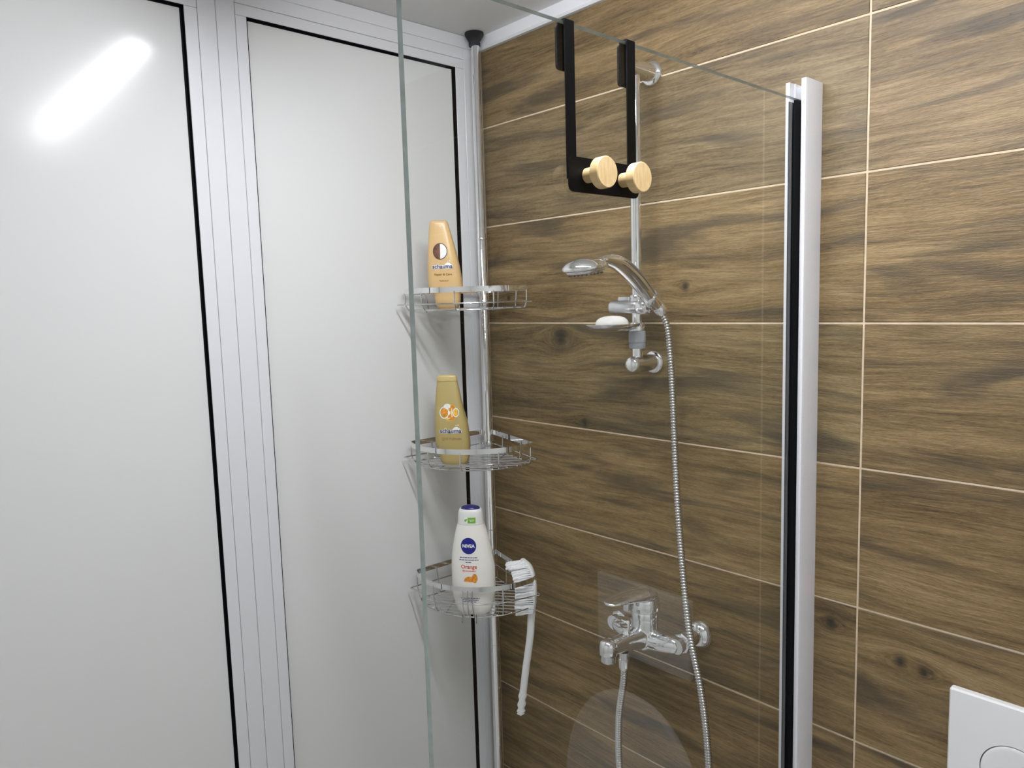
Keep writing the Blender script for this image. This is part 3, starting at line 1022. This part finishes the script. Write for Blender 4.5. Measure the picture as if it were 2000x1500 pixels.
soap = B()
rings = []
for k in range(9):
    a = -PI / 2 * 0.75 + (PI / 2 * 1.75) * k / 8
    rr = max(0.02, math.cos(a)) ** 0.7
    rings.append([Vector((DCX + 0.026 * rr * math.copysign(abs(math.cos(2 * PI * j / 36)) ** 0.8, math.cos(2 * PI * j / 36)), DCY - 0.002 + 0.033 * rr * math.copysign(abs(math.sin(2 * PI * j / 36)) ** 0.8, math.sin(2 * PI * j / 36)), dz + 0.0035 + 0.0145 * math.sin(a))) for j in range(36)])
soap.loft(rings)
tag(soap.build('soap_bar', 'soap', angle=60), 'white bar of soap lying in the chrome dish on the shower rail', 'soap')

# ------------------------------------------------------------------ hand shower
hs = thing('hand_shower', 'chrome hand shower head resting in the rail holder', 'shower head', (0.55, -0.06, 1.68))
hx = 0.5495
hpth = catmull([(hx, -0.0440, 1.6770), (hx, -0.0620, 1.6905), (hx, -0.0990, 1.7215), (hx, -0.1320, 1.7440), (hx, -0.1600, 1.7575), (hx, -0.1850, 1.7630), (hx, -0.2080, 1.7635), (hx, -0.2320, 1.7600)], 7)
hr = []
for i in range(len(hpth)):
    t = i / (len(hpth) - 1)
    hr.append(0.0102 + 0.0060 * math.sin(PI * min(1, t * 1.1)) ** 1.2 + (0.0 if t < 0.85 else -0.002 * (t - 0.85) / 0.15))
hh = B()
rings = []
for i, p in enumerate(hpth):
    tn = (hpth[min(i + 1, len(hpth) - 1)] - hpth[max(i - 1, 0)]).normalized()
    nn = Vector((0, -tn.z, tn.y))
    t = i / (len(hpth) - 1)
    flat = 1.0 if t < 0.3 else 1.0 - 0.25 * (t - 0.3) / 0.7
    wide = 1.0 if t < 0.4 else 1.0 + 0.5 * ((t - 0.4) / 0.6) ** 2
    rings.append([p + nn * (hr[i] * flat * math.sin(2 * PI * j / 24)) + Vector((1, 0, 0)) * (hr[i] * wide * math.cos(2 * PI * j / 24)) for j in range(24)])
hh.loft(rings)
grip = hh.build('grip', 'chrome', hs, angle=60)
# two dark inlaid grooves along the visible flank of the grip
for lo, hi, side_off, wid in ((9, 30, 0.30, 0.0022), (12, 31, -0.35, 0.0016)):
    il = B()
    rows = []
    for i in range(lo, hi):
        p = hpth[i]
        tn = (hpth[i + 1] - hpth[i - 1]).normalized()
        nn = Vector((0, -tn.z, tn.y))
        if nn.z < 0:
            nn = -nn
        t = i / (len(hpth) - 1)
        flat = 1.0 if t < 0.3 else 1.0 - 0.25 * (t - 0.3) / 0.7
        wide = 1.0 if t < 0.4 else 1.0 + 0.5 * ((t - 0.4) / 0.6) ** 2
        w_ = wid * math.sin(PI * (i - lo + 0.6) / (hi - lo + 0.2)) ** 0.5 / hr[i]
        row = []
        for sgn in (-1, -0.3, 0.3, 1):
            k = side_off + sgn * w_
            row.append(p + nn * (hr[i] * flat * k) + Vector((hr[i] * wide * math.sqrt(max(0, 1 - k * k)) + 0.0003, 0, 0)))
        rows.append(row)
    il.loft(rows, False, False, closed=False)
    il.build('grip_inlay', 'nozzle_grey', grip)
hn = Vector((0, 0.13, -0.99)).normalized()
hcn = Vector((hx, -0.2500, 1.7530))
hd_ = B().lathe([(0.0, -0.016), (0.010, -0.0155), (0.022, -0.0125), (0.033, -0.0065), (0.0392, 0.000), (0.0402, 0.0035), (0.0390, 0.0065), (0.0350, 0.0080), (0.0, 0.0080)], hcn, hn, 48)
hobj = hd_.build('shower_disc', 'chrome', hs, angle=60)
face = B().lathe([(0.0, 0.0078), (0.0345, 0.0078), (0.0330, 0.0120), (0.0310, 0.0130), (0.0, 0.0135)], hcn, hn, 40)
face.build('spray_face', 'chrome_satin', hobj, angle=60)
nz = B()
u = Vector((1, 0, 0))
w = hn.cross(u)
for n_, r_ in ((24, 0.0290), (16, 0.0205), (9, 0.012)):
    for k in range(n_):
        a = 2 * PI * k / n_
        nz.lathe([(0, 0.011), (0.0015, 0.011), (0.0011, 0.0160), (0, 0.0160)], hcn + u * r_ * math.cos(a) + w * r_ * math.sin(a), hn, 6)
nz.build('nozzles', 'nozzle_grey', hobj)
# conical nut between grip and hose
nd = Vector((0, 0.80, -0.60)).normalized()
B().lathe([(0, -0.002), (0.0110, -0.002), (0.0125, 0.002), (0.0125, 0.010), (0.0085, 0.018), (0, 0.018)], Vector((hx, -0.0450, 1.6775)), Vector((0.42, 0.42, -0.80)), 24).build('hose_nut', 'chrome', hs)

# ------------------------------------------------------------------ mixer tap
MX, MY, MZ = 0.5350, -0.0750, 1.0250
mixer = thing('bath_mixer', 'chrome wall-mounted bath mixer tap below the shower rail', 'tap', (MX, 0, MZ))
cast = B()
for s in (-1, 1):
    pts = [Vector((MX, MY, MZ)), Vector((MX + s * 0.030, MY, MZ + 0.001)), Vector((MX + s * 0.055, MY + 0.002, MZ + 0.003)), Vector((MX + s * 0.080, MY + 0.006, MZ + 0.006))]
    cast.tube(catmull(pts, 4), [0.024, 0.0235, 0.0225, 0.0215, 0.0205, 0.0200, 0.0195, 0.0190, 0.0187, 0.0183, 0.0178, 0.0165, 0.0110], 24)
cast.lathe([(0.0, -0.022), (0.018, -0.022), (0.024, -0.014), (0.0265, 0.0), (0.0262, 0.035), (0.0255, 0.050), (0.0, 0.050)], (MX, MY, MZ), (0, 0, 1), 32)
pts = catmull([(MX, MY - 0.005, MZ + 0.004), (MX, MY - 0.045, MZ + 0.008), (MX, MY - 0.080, MZ + 0.012), (MX, MY - 0.108, MZ + 0.014)], 4)
cast.tube(pts, [0.0225, 0.0215, 0.0205, 0.0195, 0.0188, 0.018, 0.0175, 0.017, 0.0165, 0.0163, 0.016, 0.0157, 0.0150], 24)
me = cast.mesh('mixer_cast', ['chrome'])
tmp = bpy.data.objects.new('tmp', me)
C.objects.link(tmp)
rm = tmp.modifiers.new('r', 'REMESH')
rm.mode = 'VOXEL'
rm.voxel_size = 0.0014
sm = tmp.modifiers.new('s', 'SMOOTH')
sm.factor = 0.5
sm.iterations = 14
bpy.context.view_layer.update()
me2 = bpy.data.meshes.new_from_object(tmp.evaluated_get(bpy.context.evaluated_depsgraph_get()))
bpy.data.objects.remove(tmp)
me2.name = 'body'
me2.polygons.foreach_set('use_smooth', [True] * len(me2.polygons))
body = bpy.data.objects.new('body', me2)
C.objects.link(body)
body.parent = mixer
body.matrix_parent_inverse = ROOT[mixer.name].inverted()
# spout end with aerator
TY, TZ = MY - 0.112, MZ + 0.013
sp = B().lathe([(0.0, 0.019), (0.009, 0.0185), (0.0155, 0.014), (0.0172, 0.006), (0.0168, -0.010), (0.0150, -0.012), (0.0, -0.012)], (MX, TY, TZ), (0, 0.10, 1), 32)
o = sp.build('spout_end', 'chrome', mixer, angle=60)
a_ = B()
for k in range(20):
    pass
rings = []
for r_, h_ in ((0.0138, -0.011), (0.0138, -0.024), (0.0125, -0.0255), (0.0, -0.0255)):
    rings.append((r_, h_))
a_.lathe(rings, (MX, TY + 0.001, TZ), (0, 0.10, 1), 20)
a_.build('aerator', 'chrome_satin', o, angle=15)
# cartridge collar and lever
B().lathe([(0, 0.040), (0.0262, 0.040), (0.0268, 0.043), (0.0268, 0.052), (0.0255, 0.056), (0, 0.056)], (MX, MY, MZ), (0, 0, 1), 32).build('cartridge_collar', 'chrome', mixer)
def cast_mesh(b, name, voxel, it):
    """blend the pieces of a casting into one smooth skin"""
    tmp = bpy.data.objects.new('tmp', b.mesh('tmp', ['chrome']))
    C.objects.link(tmp)
    rm = tmp.modifiers.new('r', 'REMESH')
    rm.mode = 'VOXEL'
    rm.voxel_size = voxel
    sm = tmp.modifiers.new('s', 'SMOOTH')
    sm.factor = 0.5
    sm.iterations = it
    bpy.context.view_layer.update()
    me = bpy.data.meshes.new_from_object(tmp.evaluated_get(bpy.context.evaluated_depsgraph_get()))
    bpy.data.objects.remove(tmp)
    me.name = name
    me.polygons.foreach_set('use_smooth', [True] * len(me.polygons))
    o = bpy.data.objects.new(name, me)
    C.objects.link(o)
    o.parent = mixer
    o.matrix_parent_inverse = ROOT[mixer.name].inverted()
    return o
lv = B()
lv.lathe([(0.0, 0.0570), (0.0275, 0.0570), (0.0300, 0.0590), (0.0305, 0.0690), (0.0295, 0.0790), (0.0255, 0.0900), (0.0160, 0.0980), (0.0, 0.1010)], (MX, MY, MZ), (0, 0, 1), 36)
rings = []
# sections along -y: (y offset, centre z, half width x, half height)
secs = [(0.024, 0.0760, 0.012, 0.006), (0.017, 0.0830, 0.021, 0.012), (0.004, 0.0890, 0.0270, 0.0145), (-0.016, 0.0925, 0.0285, 0.0135), (-0.034, 0.0950, 0.0275, 0.0115), (-0.055, 0.0975, 0.0255, 0.0092), (-0.078, 0.0992, 0.0228, 0.0070), (-0.096, 0.1002, 0.0190, 0.0052), (-0.108, 0.1004, 0.0135, 0.0036), (-0.113, 0.1004, 0.0060, 0.0022)]
for dy, zc, hw, hh_ in secs:
    rings.append([Vector((MX + hw * math.cos(2 * PI * j / 28), MY + dy, MZ + zc + hh_ * math.sin(2 * PI * j / 28))) for j in range(28)])
lv.loft(rings)
lever = cast_mesh(lv, 'lever', 0.0010, 8)
B().box(MX - 0.007, MX + 0.007, MY - 0.060, MY - 0.040, MZ + 0.070, MZ + 0.088, bev=0.003, seg=2).build('lever_stop', 'chrome_satin', lever)
# diverter
dv = B().lathe([(0, 0.0), (0.0085, 0.0), (0.0085, 0.004), (0.0065, 0.006), (0.0065, 0.012), (0.0100, 0.014), (0.0105, 0.030), (0.0090, 0.032), (0, 0.032)], (MX, MY - 0.058, MZ + 0.024), (0, 0, 1), 28)
o = dv.build('diverter_knob', 'chrome', mixer, angle=50)
wg = B()
rings = []
for k, (dy, zc, hw, hh_) in enumerate(((-0.006, 0.0455, 0.0085, 0.0085), (-0.014, 0.0480, 0.0082, 0.0078), (-0.024, 0.0520, 0.0085, 0.0062), (-0.030, 0.0550, 0.0080, 0.0042), (-0.032, 0.0565, 0.0055, 0.0018))):
    rings.append([Vector((MX + hw * math.cos(2 * PI * j / 16), MY - 0.058 + dy, MZ + zc + hh_ * math.sin(2 * PI * j / 16))) for j in range(16)])
wg.loft(rings)
wg.build('diverter_wing', 'chrome', o, angle=60)
# wall unions: nut, eccentric elbow, escutcheon
for s in (-1, 1):
    ux, uz = MX + s * 0.0775, MZ + 0.007
    n_ = B()
    n_.lathe([(0, 0.0), (0.0185, 0.0), (0.0205, 0.002), (0.0205, 0.018), (0.0185, 0.020), (0, 0.020)], (ux, MY + 0.010, uz), (0, 1, 0), 8)
    o = n_.build('union_nut', 'chrome', mixer, smooth=False)
    B().lathe([(0, -0.02), (0.0150, -0.02), (0.0150, 0.04), (0, 0.04)], (ux, MY + 0.014, uz), (0, 1, 0), 28).build('wall_union', 'chrome', o)
    B().lathe([(0, 0), (0.0285, 0), (0.0292, 0.002), (0.0285, 0.006), (0.0245, 0.013), (0.0195, 0.018), (0.0170, 0.0200), (0, 0.0200)], (ux, 0, uz), (0, -1, 0), 40).build('escutcheon', 'chrome', o, angle=60)
# hose outlet under the body
OY = MY - 0.066
B().lathe([(0, 0.0), (0.0095, 0.0), (0.0095, -0.012), (0.0112, -0.013), (0.0112, -0.030), (0.0085, -0.036), (0, -0.036)], (MX, OY, MZ - 0.008), (0, 0, 1), 24).build('hose_outlet', 'chrome', mixer)

# ------------------------------------------------------------------ shower hose
hpts = catmull([(0.5560, -0.0390, 1.6630), (0.5660, -0.0370, 1.6350), (0.5760, -0.0400, 1.5600), (0.5900, -0.0520, 1.4500), (0.6060, -0.0660, 1.3300), (0.6290, -0.0830, 1.2000), (0.6560, -0.1000, 1.0850), (0.6790, -0.1000, 0.9850), (0.6890, -0.0950, 0.8900), (0.6930, -0.0930, 0.8000),
                (0.6880, -0.0950, 0.6800), (0.6600, -0.1000, 0.5600), (0.6000, -0.1050, 0.4950), (0.5400, -0.1100, 0.5500), (0.5100, -0.1150, 0.6500), (0.5030, -0.1220, 0.7600), (0.5130, -0.1330, 0.8700), (0.5310, -0.1400, 0.9500), (0.5350, -0.1410, 0.9850)], 16)
# resample evenly, ribbed radius
cum = [0.0]
for i in range(1, len(hpts)):
    cum.append(cum[-1] + (hpts[i] - hpts[i - 1]).length)
Ltot = cum[-1]
pitch_ = 0.0054
n_s = int(Ltot / pitch_ * 4)
pts, rad = [], []
j = 0
pat = (0.0066, 0.0073, 0.0068, 0.0050)
for k in range(n_s + 1):
    s = Ltot * k / n_s
    while j < len(cum) - 2 and cum[j + 1] < s:
        j += 1
    t = (s - cum[j]) / max(1e-9, cum[j + 1] - cum[j])
    pts.append(hpts[j].lerp(hpts[j + 1], t))
    rad.append(pat[k % 4])
hose = B().tube(pts, rad, 14)
tag(hose.build('shower_hose', 'hose_chrome', angle=75), 'ribbed chrome shower hose looping from the hand shower to the mixer tap', 'hose')

# ------------------------------------------------------------------ flush plate and toilet beside the screen
fp = thing('flush_plate', 'white toilet flush plate with round push buttons on the wood-look tiles', 'flush plate', (1.180, 0, 0.930))
q = B()
pr = round_poly([(1.0600, 0, 0.9280), (1.3020, 0, 0.9280), (1.3020, 0, 1.0955), (1.0600, 0, 1.0955)], 0.004, 4)
q.loft([[Vector(p) for p in pr], [Vector(p) + Vector((0, -0.009, 0)) for p in pr],
        [Vector((1.181 + (p.x - 1.181) * 0.982, -0.012, 1.01175 + (p.z - 1.01175) * 0.974)) for p in pr]])
plate = q.build('plate', 'plastic_white', fp, angle=25)
cuts = []
for bx, r_ in ((1.148, 0.043), (1.242, 0.034)):
    cut = B().lathe([(0, 0.0035), (r_ + 0.0013, 0.0035), (r_ + 0.0013, 0.03), (0, 0.03)], (bx, 0, 0.992), (0, -1, 0), 64).build('cut', 'plastic_white', smooth=False)
    mod = plate.modifiers.new('cut', 'BOOLEAN')
    mod.operation = 'DIFFERENCE'
    mod.solver = 'EXACT'
    mod.object = cut
    cuts.append(cut)
    B().lathe([(0, 0.0030), (r_ - 0.0002, 0.0030), (r_ - 0.0004, 0.0126), (r_ - 0.002, 0.0133), (r_ * 0.85, 0.0131), (0, 0.0124)], (bx, 0, 0.992), (0, -1, 0), 64).build('push_button', 'plastic_white', fp, angle=50)
bpy.context.view_layer.update()
me = bpy.data.meshes.new_from_object(plate.evaluated_get(bpy.context.evaluated_depsgraph_get()))
plate.modifiers.clear()
plate.data = me
me.polygons.foreach_set('use_smooth', [False] * len(me.polygons))
for cut in cuts:
    bpy.data.objects.remove(cut)

toilet = thing('toilet', 'white wall-hung toilet with its lid raised below the flush plate', 'toilet', (1.172, -0.27, 0.10))
TX = 1.172
def seat_outline(hw, length, n=48):
    """in the lid plane: (x, along)"""
    out = []
    for k in range(n):
        a = 2 * PI * k / n
        c_, s_ = math.cos(a), math.sin(a)
        e = 0.9 if s_ > 0 else 0.55
        out.append((hw * math.copysign(abs(c_) ** (0.9 if s_ > 0 else 0.6), c_), length * (0.45 + 0.55 * s_) if s_ > 0 else length * (0.45 + 0.45 * math.copysign(abs(s_) ** e, s_))))
    return out
lid_o = seat_outline(0.180, 0.445)
q = B()
rows = []
for grow, dy in ((0.985, 0.0), (1.0, -0.004), (1.0, -0.014), (0.985, -0.018)):
    rows.append([Vector((TX + x * grow, -0.045 + dy - 0.020 * (1 - l / 0.445), 0.430 + 0.2 + (l - 0.2) * grow)) for x, l in lid_o])
q.loft(rows)
q.build('lid', 'ceramic_white', toilet, angle=40)
q = B()
so, si = seat_outline(0.180, 0.44), seat_outline(0.115, 0.33)
def seat_pt(p, z, sh=0.0):
    return Vector((TX + p[0], -0.090 - p[1] - sh, z))
q.loft([[seat_pt(p, 0.408) for p in so], [seat_pt(p, 0.428) for p in so], [seat_pt(p, 0.430, 0.055) for p in si], [seat_pt(p, 0.408, 0.055) for p in si], [seat_pt(p, 0.408) for p in so]], False, False)
q.build('seat', 'ceramic_white', toilet, angle=40)
q = B()
rows = []
for z, k, back in ((0.10, 0.50, 0.0), (0.16, 0.66, 0), (0.25, 0.82, 0), (0.34, 0.94, 0), (0.395, 0.985, 0), (0.405, 0.97, 0)):
    rows.append([Vector((TX + x * k, -0.002 - (l + 0.09) * (0.35 + 0.65 * k) if l > 0.02 else -0.002, z)) for x, l in so])
q.loft(rows)
q.build('bowl', 'ceramic_white', toilet, angle=50)
